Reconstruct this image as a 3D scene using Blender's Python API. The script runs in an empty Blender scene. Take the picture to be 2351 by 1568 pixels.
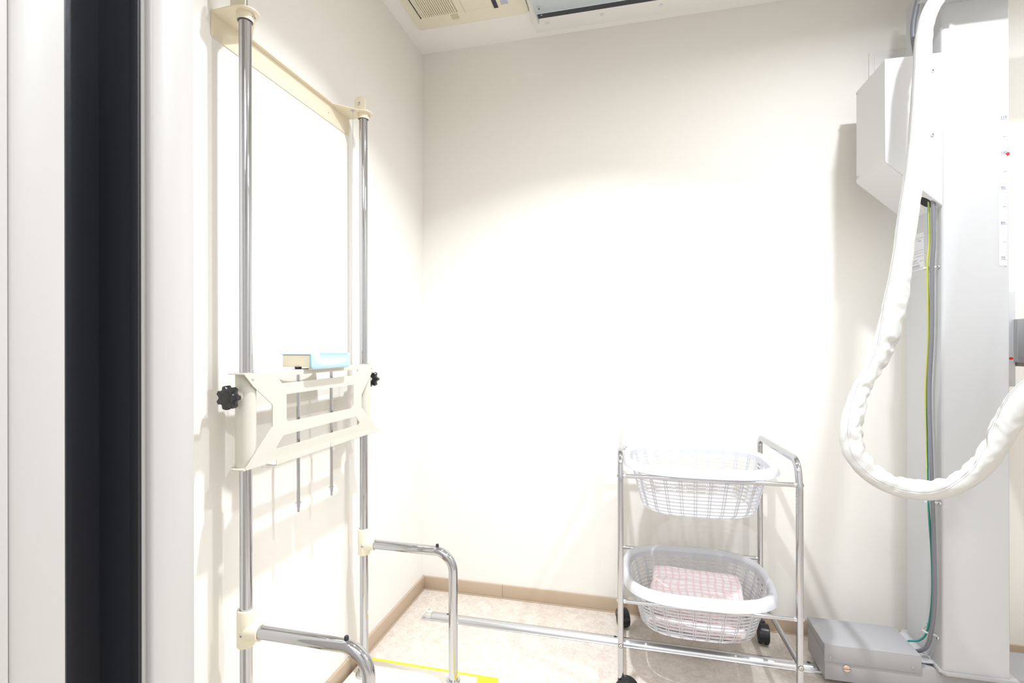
import bpy, bmesh, math, random
from mathutils import Vector, Matrix, noise
random.seed(7)
sc = bpy.context.scene
COL = sc.collection
PI = math.pi
R = math.radians

# ------------------------------------------------------------------ materials
def nodes_of(name):
    m = bpy.data.materials.new(name)
    m.use_nodes = True
    nt = m.node_tree
    b = nt.nodes['Principled BSDF']
    return m, nt, b

def mat(name, col, rough=0.5, metal=0.0, bump=0.0, scale=200.0, spec=0.5, var=0.0, coat=0.0):
    m, nt, b = nodes_of(name)
    b.inputs['Base Color'].default_value = (*col, 1)
    b.inputs['Roughness'].default_value = rough
    b.inputs['Metallic'].default_value = metal
    b.inputs['Specular IOR Level'].default_value = spec
    b.inputs['Coat Weight'].default_value = coat
    tc = nt.nodes.new('ShaderNodeTexCoord')
    n = nt.nodes.new('ShaderNodeTexNoise')
    n.inputs['Scale'].default_value = scale
    n.inputs['Detail'].default_value = 3
    nt.links.new(tc.outputs['Object'], n.inputs['Vector'])
    if bump:
        bp = nt.nodes.new('ShaderNodeBump')
        bp.inputs['Strength'].default_value = bump
        bp.inputs['Distance'].default_value = 0.001
        nt.links.new(n.outputs['Fac'], bp.inputs['Height'])
        nt.links.new(bp.outputs['Normal'], b.inputs['Normal'])
    mx = nt.nodes.new('ShaderNodeMix')
    mx.data_type = 'RGBA'
    v = max(var, 0.01)
    mx.inputs[6].default_value = (*[min(1, c * (1 + v)) for c in col], 1)
    mx.inputs[7].default_value = (*[c * (1 - v) for c in col], 1)
    nt.links.new(n.outputs['Fac'], mx.inputs[0])
    nt.links.new(mx.outputs[2], b.inputs['Base Color'])
    return m

def wallpaper(name, col, stretch):
    m, nt, b = nodes_of(name)
    b.inputs['Roughness'].default_value = 0.75
    b.inputs['Specular IOR Level'].default_value = 0.25
    tc = nt.nodes.new('ShaderNodeTexCoord')
    mp = nt.nodes.new('ShaderNodeMapping')
    mp.inputs['Scale'].default_value = stretch
    n = nt.nodes.new('ShaderNodeTexNoise')
    n.inputs['Scale'].default_value = 1.0
    n.inputs['Detail'].default_value = 4
    nt.links.new(tc.outputs['Object'], mp.inputs['Vector'])
    nt.links.new(mp.outputs['Vector'], n.inputs['Vector'])
    mx = nt.nodes.new('ShaderNodeMix'); mx.data_type = 'RGBA'
    mx.inputs[6].default_value = (*[c * 1.015 for c in col], 1)
    mx.inputs[7].default_value = (*[c * 0.985 for c in col], 1)
    nt.links.new(n.outputs['Fac'], mx.inputs[0])
    nt.links.new(mx.outputs[2], b.inputs['Base Color'])
    bp = nt.nodes.new('ShaderNodeBump')
    bp.inputs['Strength'].default_value = 0.09
    bp.inputs['Distance'].default_value = 0.001
    nt.links.new(n.outputs['Fac'], bp.inputs['Height'])
    nt.links.new(bp.outputs['Normal'], b.inputs['Normal'])
    return m

def floor_mat():
    m, nt, b = nodes_of('mottled_linoleum')
    b.inputs['Roughness'].default_value = 0.38
    b.inputs['Specular IOR Level'].default_value = 0.35
    tc = nt.nodes.new('ShaderNodeTexCoord')
    n1 = nt.nodes.new('ShaderNodeTexNoise'); n1.inputs['Scale'].default_value = 34; n1.inputs['Detail'].default_value = 8
    n1.inputs['Roughness'].default_value = 0.65; n1.inputs['Distortion'].default_value = 1.2
    n2 = nt.nodes.new('ShaderNodeTexNoise'); n2.inputs['Scale'].default_value = 130; n2.inputs['Detail'].default_value = 4
    for n in (n1, n2):
        nt.links.new(tc.outputs['Object'], n.inputs['Vector'])
    r1 = nt.nodes.new('ShaderNodeValToRGB')
    r1.color_ramp.elements[0].position = 0.32; r1.color_ramp.elements[0].color = (0.58, 0.505, 0.43, 1)
    r1.color_ramp.elements[1].position = 0.68; r1.color_ramp.elements[1].color = (0.74, 0.67, 0.595, 1)
    nt.links.new(n1.outputs['Fac'], r1.inputs['Fac'])
    mx = nt.nodes.new('ShaderNodeMix'); mx.data_type = 'RGBA'; mx.blend_type = 'OVERLAY'
    mx.inputs[0].default_value = 0.25
    nt.links.new(r1.outputs['Color'], mx.inputs[6])
    nt.links.new(n2.outputs['Fac'], mx.inputs[7])
    nt.links.new(mx.outputs[2], b.inputs['Base Color'])
    return m

def plastic_translucent(name, col):
    m = bpy.data.materials.new(name); m.use_nodes = True
    nt = m.node_tree
    b = nt.nodes['Principled BSDF']; out = nt.nodes['Material Output']
    b.inputs['Base Color'].default_value = (*col, 1)
    b.inputs['Roughness'].default_value = 0.3
    b.inputs['Specular IOR Level'].default_value = 0.45
    t = nt.nodes.new('ShaderNodeBsdfTranslucent'); t.inputs['Color'].default_value = (*col, 1)
    tp = nt.nodes.new('ShaderNodeBsdfTransparent')
    m1 = nt.nodes.new('ShaderNodeMixShader'); m1.inputs['Fac'].default_value = 0.35
    m2 = nt.nodes.new('ShaderNodeMixShader'); m2.inputs['Fac'].default_value = 0.16
    nt.links.new(b.outputs[0], m1.inputs[1]); nt.links.new(t.outputs[0], m1.inputs[2])
    nt.links.new(m1.outputs[0], m2.inputs[1]); nt.links.new(tp.outputs[0], m2.inputs[2])
    nt.links.new(m2.outputs[0], out.inputs['Surface'])
    return m

def gingham():
    m, nt, b = nodes_of('pink_check_cotton')
    b.inputs['Roughness'].default_value = 0.9
    b.inputs['Specular IOR Level'].default_value = 0.1
    tc = nt.nodes.new('ShaderNodeUVMap')
    sep = nt.nodes.new('ShaderNodeSeparateXYZ')
    nt.links.new(tc.outputs['UV'], sep.inputs[0])
    def mth(op, a, bv=None):
        n = nt.nodes.new('ShaderNodeMath'); n.operation = op
        for i, q in enumerate((a, bv)):
            if q is None: continue
            if isinstance(q, (int, float)): n.inputs[i].default_value = q
            else: nt.links.new(q, n.inputs[i])
        return n.outputs[0]
    P = 0.0235
    def band(o):
        f = mth('FRACT', mth('MULTIPLY', o, 1 / P))
        d = mth('ABSOLUTE', mth('SUBTRACT', f, 0.5))          # 0 centre .. 0.5 edge
        n = nt.nodes.new('ShaderNodeMapRange'); n.interpolation_type = 'SMOOTHSTEP'
        nt.links.new(d, n.inputs['Value'])
        n.inputs['From Min'].default_value = 0.22; n.inputs['From Max'].default_value = 0.38
        ln = mth('GREATER_THAN', d, 0.482)
        return n.outputs[0], ln
    bu, lu = band(sep.outputs['X']); bv, lv = band(sep.outputs['Y'])
    mxb = mth('MAXIMUM', bu, bv)
    avg = mth('MULTIPLY', mth('ADD', mxb, mth('MULTIPLY', mth('ADD', bu, bv), 0.25)), 0.68)
    ns = nt.nodes.new('ShaderNodeTexNoise'); ns.inputs['Scale'].default_value = 26
    nt.links.new(tc.outputs['UV'], ns.inputs['Vector'])
    fac = mth('MULTIPLY', avg, mth('ADD', ns.outputs['Fac'], 0.45))
    mx = nt.nodes.new('ShaderNodeMix'); mx.data_type = 'RGBA'
    mx.inputs[6].default_value = (0.86, 0.80, 0.795, 1)
    mx.inputs[7].default_value = (0.81, 0.64, 0.635, 1)
    nt.links.new(fac, mx.inputs[0])
    mx2 = nt.nodes.new('ShaderNodeMix'); mx2.data_type = 'RGBA'
    mx2.inputs[7].default_value = (0.55, 0.36, 0.42, 1)
    nt.links.new(mx.outputs[2], mx2.inputs[6])
    nt.links.new(mth('MULTIPLY', mth('MAXIMUM', lu, lv), 0.45), mx2.inputs[0])
    nt.links.new(mx2.outputs[2], b.inputs['Base Color'])
    return m

M = {}
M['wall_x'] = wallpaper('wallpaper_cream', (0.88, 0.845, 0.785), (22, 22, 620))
M['wall_plain'] = mat('corridor_paint', (0.88, 0.87, 0.85), 0.7)
M['ceil'] = mat('ceiling_board', (0.92, 0.885, 0.85), 0.85, bump=0.1, scale=400)
M['floor'] = floor_mat()
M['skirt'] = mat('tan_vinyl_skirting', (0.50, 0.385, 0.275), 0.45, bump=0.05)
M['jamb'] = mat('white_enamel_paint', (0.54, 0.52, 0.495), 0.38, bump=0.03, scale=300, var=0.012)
M['black'] = mat('black_seal', (0.032, 0.034, 0.042), 0.30, bump=0.1, scale=120, var=0.08)
M['chrome'] = mat('chrome', (0.52, 0.525, 0.55), 0.05, 1.0)
M['satin'] = mat('satin_aluminium', (0.66, 0.665, 0.69), 0.27, 1.0)
M['screw'] = mat('screw_steel', (0.66, 0.66, 0.65), 0.22, 1.0)
M['cream'] = mat('cream_powder_coat', (0.80, 0.715, 0.545), 0.38, bump=0.12, scale=500)
M['cream_light'] = mat('light_cream_paint', (0.62, 0.59, 0.51), 0.36, bump=0.05, scale=500)
M['cream_cast'] = mat('cream_cast_fitting', (0.82, 0.76, 0.60), 0.4, bump=0.15, scale=300)
M['knob'] = mat('black_plastic', (0.012, 0.012, 0.013), 0.3, bump=0.1, scale=400)
M['rubber'] = mat('black_rubber', (0.02, 0.021, 0.025), 0.6, bump=0.1)
M['blue'] = mat('pale_blue_plastic', (0.40, 0.56, 0.68), 0.3)
M['board'] = mat('cream_base_board', (0.83, 0.79, 0.70), 0.45, var=0.03, scale=60)
M['yellow'] = mat('yellow_tape', (0.86, 0.62, 0.02), 0.45)
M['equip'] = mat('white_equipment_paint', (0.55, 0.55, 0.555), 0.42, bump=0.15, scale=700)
M['grey'] = mat('grey_equipment_paint', (0.38, 0.372, 0.378), 0.42, bump=0.12, scale=600)
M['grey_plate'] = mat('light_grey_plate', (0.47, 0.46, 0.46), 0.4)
M['vinyl'] = mat('white_vinyl', (0.63, 0.62, 0.595), 0.45, spec=0.35, bump=0.1, scale=150)
M['zip'] = mat('white_zip', (0.72, 0.71, 0.70), 0.5)
M['zip_dark'] = mat('zip_teeth', (0.48, 0.48, 0.48), 0.5)
M['cable_grey'] = mat('grey_cable_sheath', (0.19, 0.19, 0.215), 0.45)
M['cable_green'] = mat('green_cable_sheath', (0.02, 0.25, 0.21), 0.4)
M['cable_yellow'] = mat('yellow_cable_stripe', (0.50, 0.52, 0.07), 0.4)
M['cover'] = mat('white_cover_paint', (0.70, 0.70, 0.70), 0.42, bump=0.15, scale=700)
M['hole'] = mat('dark_opening', (0.02, 0.018, 0.016), 0.8)
M['ink'] = mat('blue_grey_ink', (0.09, 0.10, 0.28), 0.6)
M['ink_light'] = mat('pale_blue_ink', (0.32, 0.34, 0.50), 0.6)
M['ink_black'] = mat('black_ink', (0.22, 0.22, 0.22), 0.6)
M['paper'] = mat('white_sticker', (0.82, 0.82, 0.88), 0.4)
M['label'] = mat('silver_label', (0.72, 0.72, 0.74), 0.4)
M['red'] = mat('red_plastic', (0.75, 0.02, 0.015), 0.3)
M['plastic'] = plastic_translucent('translucent_white_plastic', (0.80, 0.80, 0.82))
M['gown'] = gingham()
M['vent'] = mat('ivory_plastic', (0.84, 0.79, 0.64), 0.4)
M['vent_dark'] = mat('louvre_recess', (0.55, 0.47, 0.28), 0.6)
M['vent_grey'] = mat('grey_sticker', (0.48, 0.50, 0.60), 0.5)
M['zinc'] = mat('zinc_steel', (0.62, 0.68, 0.73), 0.4, 0.6, bump=0.05, var=0.05, scale=40)
M['channel'] = mat('channel_interior', (0.03, 0.032, 0.045), 0.5)
M['panel'] = mat('white_rail_panel', (0.82, 0.80, 0.76), 0.5)
M['cap'] = mat('pale_grey_cap', (0.66, 0.66, 0.70), 0.4)
M['zincgold'] = mat('passivated_bolt', (0.72, 0.58, 0.50), 0.28, 0.9, var=0.25, scale=60)
M['gap_shade'] = mat('dark_shadow_gap', (0.10, 0.095, 0.09), 0.5)  # dark colour stands for shade in screw recesses and the collar gap

# ------------------------------------------------------------------ object helpers
LOC = {}
def thing(name, label, cat, loc=(0, 0, 0), rz=0.0, group=None):
    o = bpy.data.objects.new(name, None)
    COL.objects.link(o)
    o.location = loc; o.rotation_euler = (0, 0, rz)
    o.empty_display_size = 0.05
    o['label'] = label; o['category'] = cat
    if group: o['group'] = group
    LOC[o] = Vector(loc)
    return o

def link(name, bm, m, parent=None, smooth=35, local=False):
    """bmesh (world coordinates unless local) -> one mesh object, parented to a thing or part"""
    bmesh.ops.remove_doubles(bm, verts=bm.verts, dist=1e-6)
    bmesh.ops.recalc_face_normals(bm, faces=bm.faces)
    off = Vector((0, 0, 0))
    root = parent
    while root is not None and root.parent is not None:
        root = root.parent
    if root is not None and not local:
        off = LOC.get(root, off)
    if off.length: bmesh.ops.translate(bm, vec=-off, verts=bm.verts)
    me = bpy.data.meshes.new(name)
    ms = m if isinstance(m, (list, tuple)) else [m]
    for q in ms: me.materials.append(q)
    if smooth:
        for f in bm.faces: f.smooth = True
        for e in bm.edges:
            if len(e.link_faces) == 2 and e.calc_face_angle(0) > R(smooth): e.smooth = False
    bm.to_mesh(me); bm.free()
    o = bpy.data.objects.new(name, me)
    COL.objects.link(o)
    if parent is not None: o.parent = parent
    return o

def tag(o, label, cat, group=None):
    o['label'] = label; o['category'] = cat
    if group: o['group'] = group
    return o

def struct(o):
    o['kind'] = 'structure'; return o

# ------------------------------------------------------------------ shape helpers
def B(): return bmesh.new()

def add_box(bm, lo, hi, bev=0.0, seg=2, mi=0):
    lo, hi = Vector(lo), Vector(hi)
    c, s = (lo + hi) / 2, hi - lo
    r = bmesh.ops.create_cube(bm, size=1, matrix=Matrix.Translation(c) @ Matrix.Diagonal((*s, 1)))
    if mi:
        for f in {f for v in r['verts'] for f in v.link_faces}: f.material_index = mi
    if bev > 0:
        es = list({e for v in r['verts'] for e in v.link_edges})
        bmesh.ops.bevel(bm, geom=es, offset=min(bev, min(s) * 0.49), segments=seg, profile=0.5, affect='EDGES')
    return bm

def frame_from(d):
    d = Vector(d).normalized()
    a = Vector((0, 0, 1)) if abs(d.z) < 0.9 else Vector((1, 0, 0))
    u = a.cross(d).normalized(); v = d.cross(u)
    return Matrix((u, v, d)).transposed()

def add_lathe(bm, p, d, prof, n=24, mi=0):
    """prof: list of (radius, distance along d); ends closed by radius 0"""
    F = frame_from(d); p = Vector(p)
    rings = []
    for r, h in prof:
        if r <= 1e-7:
            rings.append([bm.verts.new(p + F @ Vector((0, 0, h)))])
        else:
            rings.append([bm.verts.new(p + F @ Vector((r * math.cos(2 * PI * i / n), r * math.sin(2 * PI * i / n), h))) for i in range(n)])
    for a, b in zip(rings, rings[1:]):
        for i in range(n):
            j = (i + 1) % n
            if len(a) == 1 and len(b) == 1: continue
            if len(a) == 1: f = bm.faces.new((a[0], b[i], b[j]))
            elif len(b) == 1: f = bm.faces.new((a[i], a[j], b[0]))
            else: f = bm.faces.new((a[i], a[j], b[j], b[i]))
            f.material_index = mi
    return bm

def add_cyl(bm, p, q, r, n=24, bev=0.0, mi=0):
    p, q = Vector(p), Vector(q); L = (q - p).length
    b = bev
    prof = [(0, 0), (r - b, 0), (r, b), (r, L - b), (r - b, L), (0, L)] if b else [(0, 0), (r, 0), (r, L), (0, L)]
    return add_lathe(bm, p, q - p, prof, n, mi)

def add_ring(bm, p, d, ro, ri, h, n=32):
    F = frame_from(d); p = Vector(p)
    rings = []
    for r, z in ((ri, 0), (ro, 0), (ro, h), (ri, h)):
        rings.append([bm.verts.new(p + F @ Vector((r * math.cos(2 * PI * i / n), r * math.sin(2 * PI * i / n), z))) for i in range(n)])
    for k in range(4):
        a, b = rings[k], rings[(k + 1) % 4]
        for i in range(n):
            j = (i + 1) % n
            bm.faces.new((a[i], a[j], b[j], b[i]))
    return bm

def fillet_path(pts, rad, seg=8):
    pts = [Vector(p) for p in pts]
    if not isinstance(rad, (list, tuple)): rad = [rad] * len(pts)
    out = [pts[0]]
    for i in range(1, len(pts) - 1):
        a, b, c = pts[i - 1], pts[i], pts[i + 1]
        u = (a - b).normalized(); v = (c - b).normalized()
        ang = u.angle(v)
        if rad[i] <= 0 or ang > PI - 0.02: out.append(b); continue
        t = rad[i] / math.tan(ang / 2)
        t = min(t, (a - b).length * 0.49 if i > 1 else (a - b).length * 0.98, (c - b).length * 0.49 if i < len(pts) - 2 else (c - b).length * 0.98)
        r = t * math.tan(ang / 2)
        ctr = b + (u + v).normalized() * (r / math.sin(ang / 2))
        s, e = b + u * t - ctr, b + v * t - ctr
        w = s.angle(e); ax = s.cross(e).normalized()
        for k in range(seg + 1):
            out.append(ctr + Matrix.Rotation(w * k / seg, 3, ax) @ s)
    out.append(pts[-1])
    return out

def catmull(pts, sub=8):
    P = [Vector(p) for p in pts]
    P = [2 * P[0] - P[1]] + P + [2 * P[-1] - P[-2]]
    out = []
    for i in range(1, len(P) - 2):
        for k in range(sub):
            t = k / sub
            a, b, c, d = P[i - 1:i + 3]
            out.append(0.5 * ((2 * b) + (c - a) * t + (2 * a - 5 * b + 4 * c - d) * t * t + (-a + 3 * b - 3 * c + d) * t ** 3))
    out.append(P[-2])
    return out

def sweep_frames(path, up=Vector((0, -1, 0))):
    fr = []
    n = None
    for i, p in enumerate(path):
        t = (path[min(i + 1, len(path) - 1)] - path[max(i - 1, 0)]).normalized()
        if n is None:
            n = up - t * up.dot(t)
            if n.length < 1e-4: n = Vector((1, 0, 0)) - t * t.x
        else:
            n = n - t * n.dot(t)
        n.normalize()
        fr.append((t, n.copy(), t.cross(n)))
    return fr

def add_tube(bm, path, r, n=16, up=Vector((0, -1, 0)), expo=2.0, ry=None, mi=0):
    path = [Vector(p) for p in path]
    fr = sweep_frames(path, up)
    rings = []
    for i, (p, (t, a, b)) in enumerate(zip(path, fr)):
        rr = r[i] if isinstance(r, (list, tuple)) else r
        r2 = rr if ry is None else ry
        ring = []
        for k in range(n):
            c, s = math.cos(2 * PI * k / n), math.sin(2 * PI * k / n)
            x = math.copysign(abs(c) ** (2 / expo), c); y = math.copysign(abs(s) ** (2 / expo), s)
            ring.append(bm.verts.new(p + a * (x * rr) + b * (y * r2)))
        rings.append(ring)
    for A, Bq in zip(rings, rings[1:]):
        for k in range(n):
            j = (k + 1) % n
            bm.faces.new((A[k], A[j], Bq[j], Bq[k])).material_index = mi
    bm.faces.new(rings[0]).material_index = mi; bm.faces.new(rings[-1]).material_index = mi
    return bm

def loft(bm, loops, cyclic=False, mi=0):
    V = [[bm.verts.new(p) for p in L] for L in loops]
    pairs = list(zip(V, V[1:])) + ([(V[-1], V[0])] if cyclic else [])
    for a, b in pairs:
        n = len(a)
        for i in range(n):
            j = (i + 1) % n
            bm.faces.new((a[i], a[j], b[j], b[i])).material_index = mi
    return V

def fillet2(pts, rad, seg=6):
    """closed 2D polygon with rounded corners"""
    n = len(pts); out = []
    if not isinstance(rad, (list, tuple)): rad = [rad] * n
    for i in range(n):
        a, b, c = Vector(pts[i - 1]), Vector(pts[i]), Vector(pts[(i + 1) % n])
        u, v = (a - b), (c - b); lu, lv = u.length, v.length
        if lu < 1e-7 or lv < 1e-7 or rad[i] <= 0: out.append((b.x, b.y)); continue
        u.normalize(); v.normalize()
        ang = math.acos(max(-1, min(1, u.dot(v))))
        if rad[i] <= 0 or ang > PI - 0.03: out.append((b.x, b.y)); continue
        t = min(rad[i] / math.tan(ang / 2), lu * 0.48, lv * 0.48)
        r = t * math.tan(ang / 2)
        ctr = b + (u + v).normalized() * (r / math.sin(ang / 2))
        s, e = b + u * t - ctr, b + v * t - ctr
        w = math.atan2(s.x * e.y - s.y * e.x, s.dot(e))
        for k in range(seg + 1):
            q = Matrix.Rotation(w * k / seg, 2) @ s + ctr
            out.append((q.x, q.y))
    return out

def plate(outer, holes, th, mtx, bev=0.0):
    """flat sheet with holes: 2D outline -> solid of thickness th, centred, then mtx"""
    cu = bpy.data.curves.new('tmp', 'CURVE'); cu.dimensions = '2D'; cu.fill_mode = 'BOTH'
    cu.extrude = th / 2 - bev; cu.bevel_depth = bev; cu.bevel_resolution = 1
    if bev: cu.offset = -bev
    for L in [outer] + list(holes):
        sp = cu.splines.new('POLY'); sp.points.add(len(L) - 1); sp.use_cyclic_u = True
        for p, q in zip(sp.points, L): p.co = (q[0], q[1], 0, 1)
    o = bpy.data.objects.new('tmp', cu); COL.objects.link(o)
    dg = bpy.context.evaluated_depsgraph_get(); dg.update()
    me = bpy.data.meshes.new_from_object(o.evaluated_get(dg))
    bm = bmesh.new(); bm.from_mesh(me)
    bmesh.ops.remove_doubles(bm, verts=bm.verts, dist=1e-6)
    bmesh.ops.transform(bm, matrix=mtx, verts=bm.verts)
    bpy.data.objects.remove(o); bpy.data.curves.remove(cu); bpy.data.meshes.remove(me)
    return bm

def MX(o, X, Y, Z):
    return Matrix.Translation(o) @ Matrix((X, Y, Z)).transposed().to_4x4()
def M_yz(x): return MX((x, 0, 0), (0, 1, 0), (0, 0, 1), (1, 0, 0))
def M_xz(y): return MX((0, y, 0), (1, 0, 0), (0, 0, 1), (0, -1, 0))
def M_xy(z): return MX((0, 0, z), (1, 0, 0), (0, 1, 0), (0, 0, 1))

def merge(a, b):
    me = bpy.data.meshes.new('t'); b.to_mesh(me); b.free(); a.from_mesh(me); bpy.data.meshes.remove(me); return a

def add_screw(bm, p, d, r=0.0045, h=0.0025):
    """pan head with a cross recess"""
    add_lathe(bm, p, d, [(r, 0), (r, h * 0.4), (r * 0.8, h * 0.85), (r * 0.45, h), (0, h)], 16)
    F = frame_from(d)
    for ang in (0.4, 0.4 + PI / 2):
        b2 = B(); add_box(b2, (-r * 0.55, -r * 0.1, h * 0.97), (r * 0.55, r * 0.1, h * 1.06))
        bmesh.ops.transform(b2, matrix=Matrix.Translation(Vector(p)) @ F.to_4x4() @ Matrix.Rotation(ang, 4, 'Z'), verts=b2.verts)
        for f in b2.faces: f.material_index = 1
        merge(bm, b2)
    return bm
SCREW = [M['screw'], M['gap_shade']]

def text_bm(s, size, mtx, th=0.0003):
    cu = bpy.data.curves.new('t', 'FONT'); cu.body = s; cu.size = size; cu.extrude = th; cu.resolution_u = 3
    o = bpy.data.objects.new('t', cu); COL.objects.link(o)
    dg = bpy.context.evaluated_depsgraph_get(); dg.update()
    me = bpy.data.meshes.new_from_object(o.evaluated_get(dg))
    bm = bmesh.new(); bm.from_mesh(me)
    bmesh.ops.transform(bm, matrix=mtx, verts=bm.verts)
    bpy.data.objects.remove(o); bpy.data.curves.remove(cu); bpy.data.meshes.remove(me)
    return bm

# ------------------------------------------------------------------ room
XL, YB, ZC = -0.897, 2.030, 2.325
XR = 2.45
YF0, YF1 = 0.30, 0.5795          # doorway wall, near and far face
b = B(); add_box(b, (XL - 0.75, -2.0, -0.05), (XR + 0.05, YB + 0.05, 0.0)); struct(link('floor', b, M['floor'], smooth=0))
b = B(); add_box(b, (XL - 0.05, YF0 + 0.01, ZC), (XR + 0.05, YB + 0.05, ZC + 0.05)); struct(link('ceiling', b, M['ceil'], smooth=0))
b = B(); add_box(b, (XL - 0.05, YF1 - 0.002, 0), (XL, YB + 0.05, ZC)); struct(link('wall_left', b, M['wall_x'], smooth=0))
b = B(); add_box(b, (XL, YB, 0), (XR, YB + 0.05, ZC)); struct(link('wall_back', b, M['wall_x'], smooth=0))
b = B(); add_box(b, (XR, YF0, 0), (XR + 0.05, YB + 0.05, ZC)); struct(link('wall_right', b, M['wall_x'], smooth=0))
XJ = -0.60
b = B()
add_box(b, (XJ, YF0, 2.02), (0.62, YF1, ZC)); add_box(b, (0.62, YF0, 0), (XR, YF1, ZC))
struct(link('wall_front', b, M['wall_x'], smooth=0))
# left reveal of the doorway, seen from the threshold: frame, panel, black slot, jamb
DR = thing('door_1', 'white door reveal with a full height black slot at the left edge', 'door frame', (XJ, 0.45, 0)); struct(DR)
H2 = ZC
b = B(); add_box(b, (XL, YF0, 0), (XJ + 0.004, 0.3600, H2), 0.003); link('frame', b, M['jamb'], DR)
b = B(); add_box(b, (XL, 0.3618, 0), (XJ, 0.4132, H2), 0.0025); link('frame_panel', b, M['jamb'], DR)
b = B(); add_box(b, (XL, 0.3595, 0), (XJ - 0.004, 0.3620, H2)); link('shadow_gap', b, M['zip_dark'], DR)
b = B()
add_box(b, (XL, 0.4128, 0), (-0.667, 0.4995, H2))
add_box(b, (-0.667, 0.4128, 0), (XJ - 0.001, 0.4140, H2))
add_box(b, (-0.668, 0.4980, 0), (-0.6005, 0.4995, H2))
link('slot_lining', b, M['black'], DR, smooth=0)
b = B(); add_box(b, (-0.6145, 0.4955, 0), (-0.601, 0.4985, H2), 0.001); link('rubber_edge', b, M['rubber'], DR)
jp = [(-0.600, 0.4993), (-0.609, 0.4997), (-0.609, 0.5125), (-0.603, 0.5135), (-0.600, 0.5165), (-0.600, 0.5755), (-0.604, YF1), (XL, YF1), (XL, 0.4993)]
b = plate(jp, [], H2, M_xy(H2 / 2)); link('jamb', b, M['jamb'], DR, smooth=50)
# skirting
b = B()
add_box(b, (XL, YB - 0.009, 0), (-0.5385, YB, 0.055), 0.002); add_box(b, (-0.5381, YB - 0.009, 0), (XR, YB, 0.055), 0.002)
add_box(b, (XL, YB - 0.013, 0), (XR, YB - 0.008, 0.004), 0.0015)
struct(link('baseboard_back', b, M['skirt']))
b = B()
add_box(b, (XL, 1.322, 0), (XL + 0.009, YB - 0.002, 0.055), 0.002); add_box(b, (XL, YF1, 0), (XL + 0.009, 1.3216, 0.055), 0.002)
add_box(b, (XL + 0.008, YF1, 0), (XL + 0.013, YB - 0.002, 0.004), 0.0015)
struct(link('baseboard_left', b, M['skirt']))
# the corridor the photograph was taken from
b = B(); add_box(b, (XL - 0.75, -2.05, 0), (XR + 0.05, -2.0, 2.45)); struct(link('wall_corridor', b, M['wall_plain'], smooth=0))
b = B(); add_box(b, (XL - 0.80, -2.05, 0), (XL - 0.75, YF0, 2.45)); add_box(b, (XL - 0.80, YF0, 0), (XL - 0.045, YF0 + 0.05, 2.45))
struct(link('wall_corridor_left', b, M['wall_plain'], smooth=0))
b = B(); add_box(b, (XR, -2.05, 0), (XR + 0.05, YF0, 2.45)); struct(link('wall_corridor_right', b, M['wall_plain'], smooth=0))
b = B(); add_box(b, (XL - 0.80, -2.05, 2.40), (XR + 0.05, YF0 + 0.05, 2.45)); struct(link('ceiling_corridor', b, M['ceil'], smooth=0))

# ------------------------------------------------------------------ wall stand (chest stand)
PX, PYL, PYR = -0.83, 0.930, 1.4235
YM = (PYL + PYR) / 2
ST = thing('chest_stand', 'wall-fixed stand with two tall chrome poles and a cream carriage in the left corner', 'medical stand', (PX, YM, 0))
PR = 0.0128
# base board, white slab under the poles
b = B(); add_box(b, (-0.875, 0.84, 0.0005), (-0.478, 1.497, 0.020), 0.002); BB = link('base_board', b, M['board'], ST)
for py in (PYL, PYR):
    b = B(); add_cyl(b, (PX, py, 0.020), (PX, py, 1.775), PR, 40); p = link('pole', b, M['chrome'], ST)
    b = B(); add_lathe(b, (PX, py, 0.0195), (0, 0, 1), [(0, 0), (0.026, 0), (0.026, 0.004), (0.022, 0.006), (0.0185, 0.018), (0.0185, 0.028), (0.0165, 0.030), (0.0129, 0.030)], 32)
    link('foot_flange', b, M['satin'], p)
# wall bracket
YA, YZ, ZB0, ZB1 = 0.9045, 1.4475, 1.7335, 1.789
bp = fillet2([(YA, ZB1), (YZ, ZB1), (YZ, ZB0), (YA, ZB0)], [0.001, 0.001, 0.003, 0.007])
BR = link('wall_bracket', plate(bp, [[(1.335 + 0.0025 * math.cos(t * PI / 4), 1.760 + 0.0025 * math.sin(t * PI / 4)) for t in range(8)]], 0.0024, M_yz(XL + 0.0014)), M['cream'], ST, smooth=40)
def ear(py, s):
    r = 0.0285
    pts = []
    for k in range(0, 13):
        a = -PI / 2 + PI * k / 12
        pts.append((PX + r * math.cos(a) + 0.001, py + s * r * math.sin(a)))
    return pts
left = [(PX + 0.0005 + 0.0285 * math.cos(a), PYL + 0.0285 * math.sin(a)) for a in [R(-96 + 186 * k / 16) for k in range(17)]]
right = [(PX + 0.0005 + 0.0285 * math.cos(a), PYR + 0.0285 * math.sin(a)) for a in [R(-90 + 186 * k / 16) for k in range(17)]]
out = [(XL + 0.0005, YA)] + left + [(XL + 0.0135, 1.012), (XL + 0.0135, 1.340)] + right + [(XL + 0.0005, YZ)]
link('top_flange', plate(out, [], 0.0024, M_xy(ZB1)), M['cream'], BR, smooth=40)
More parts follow.
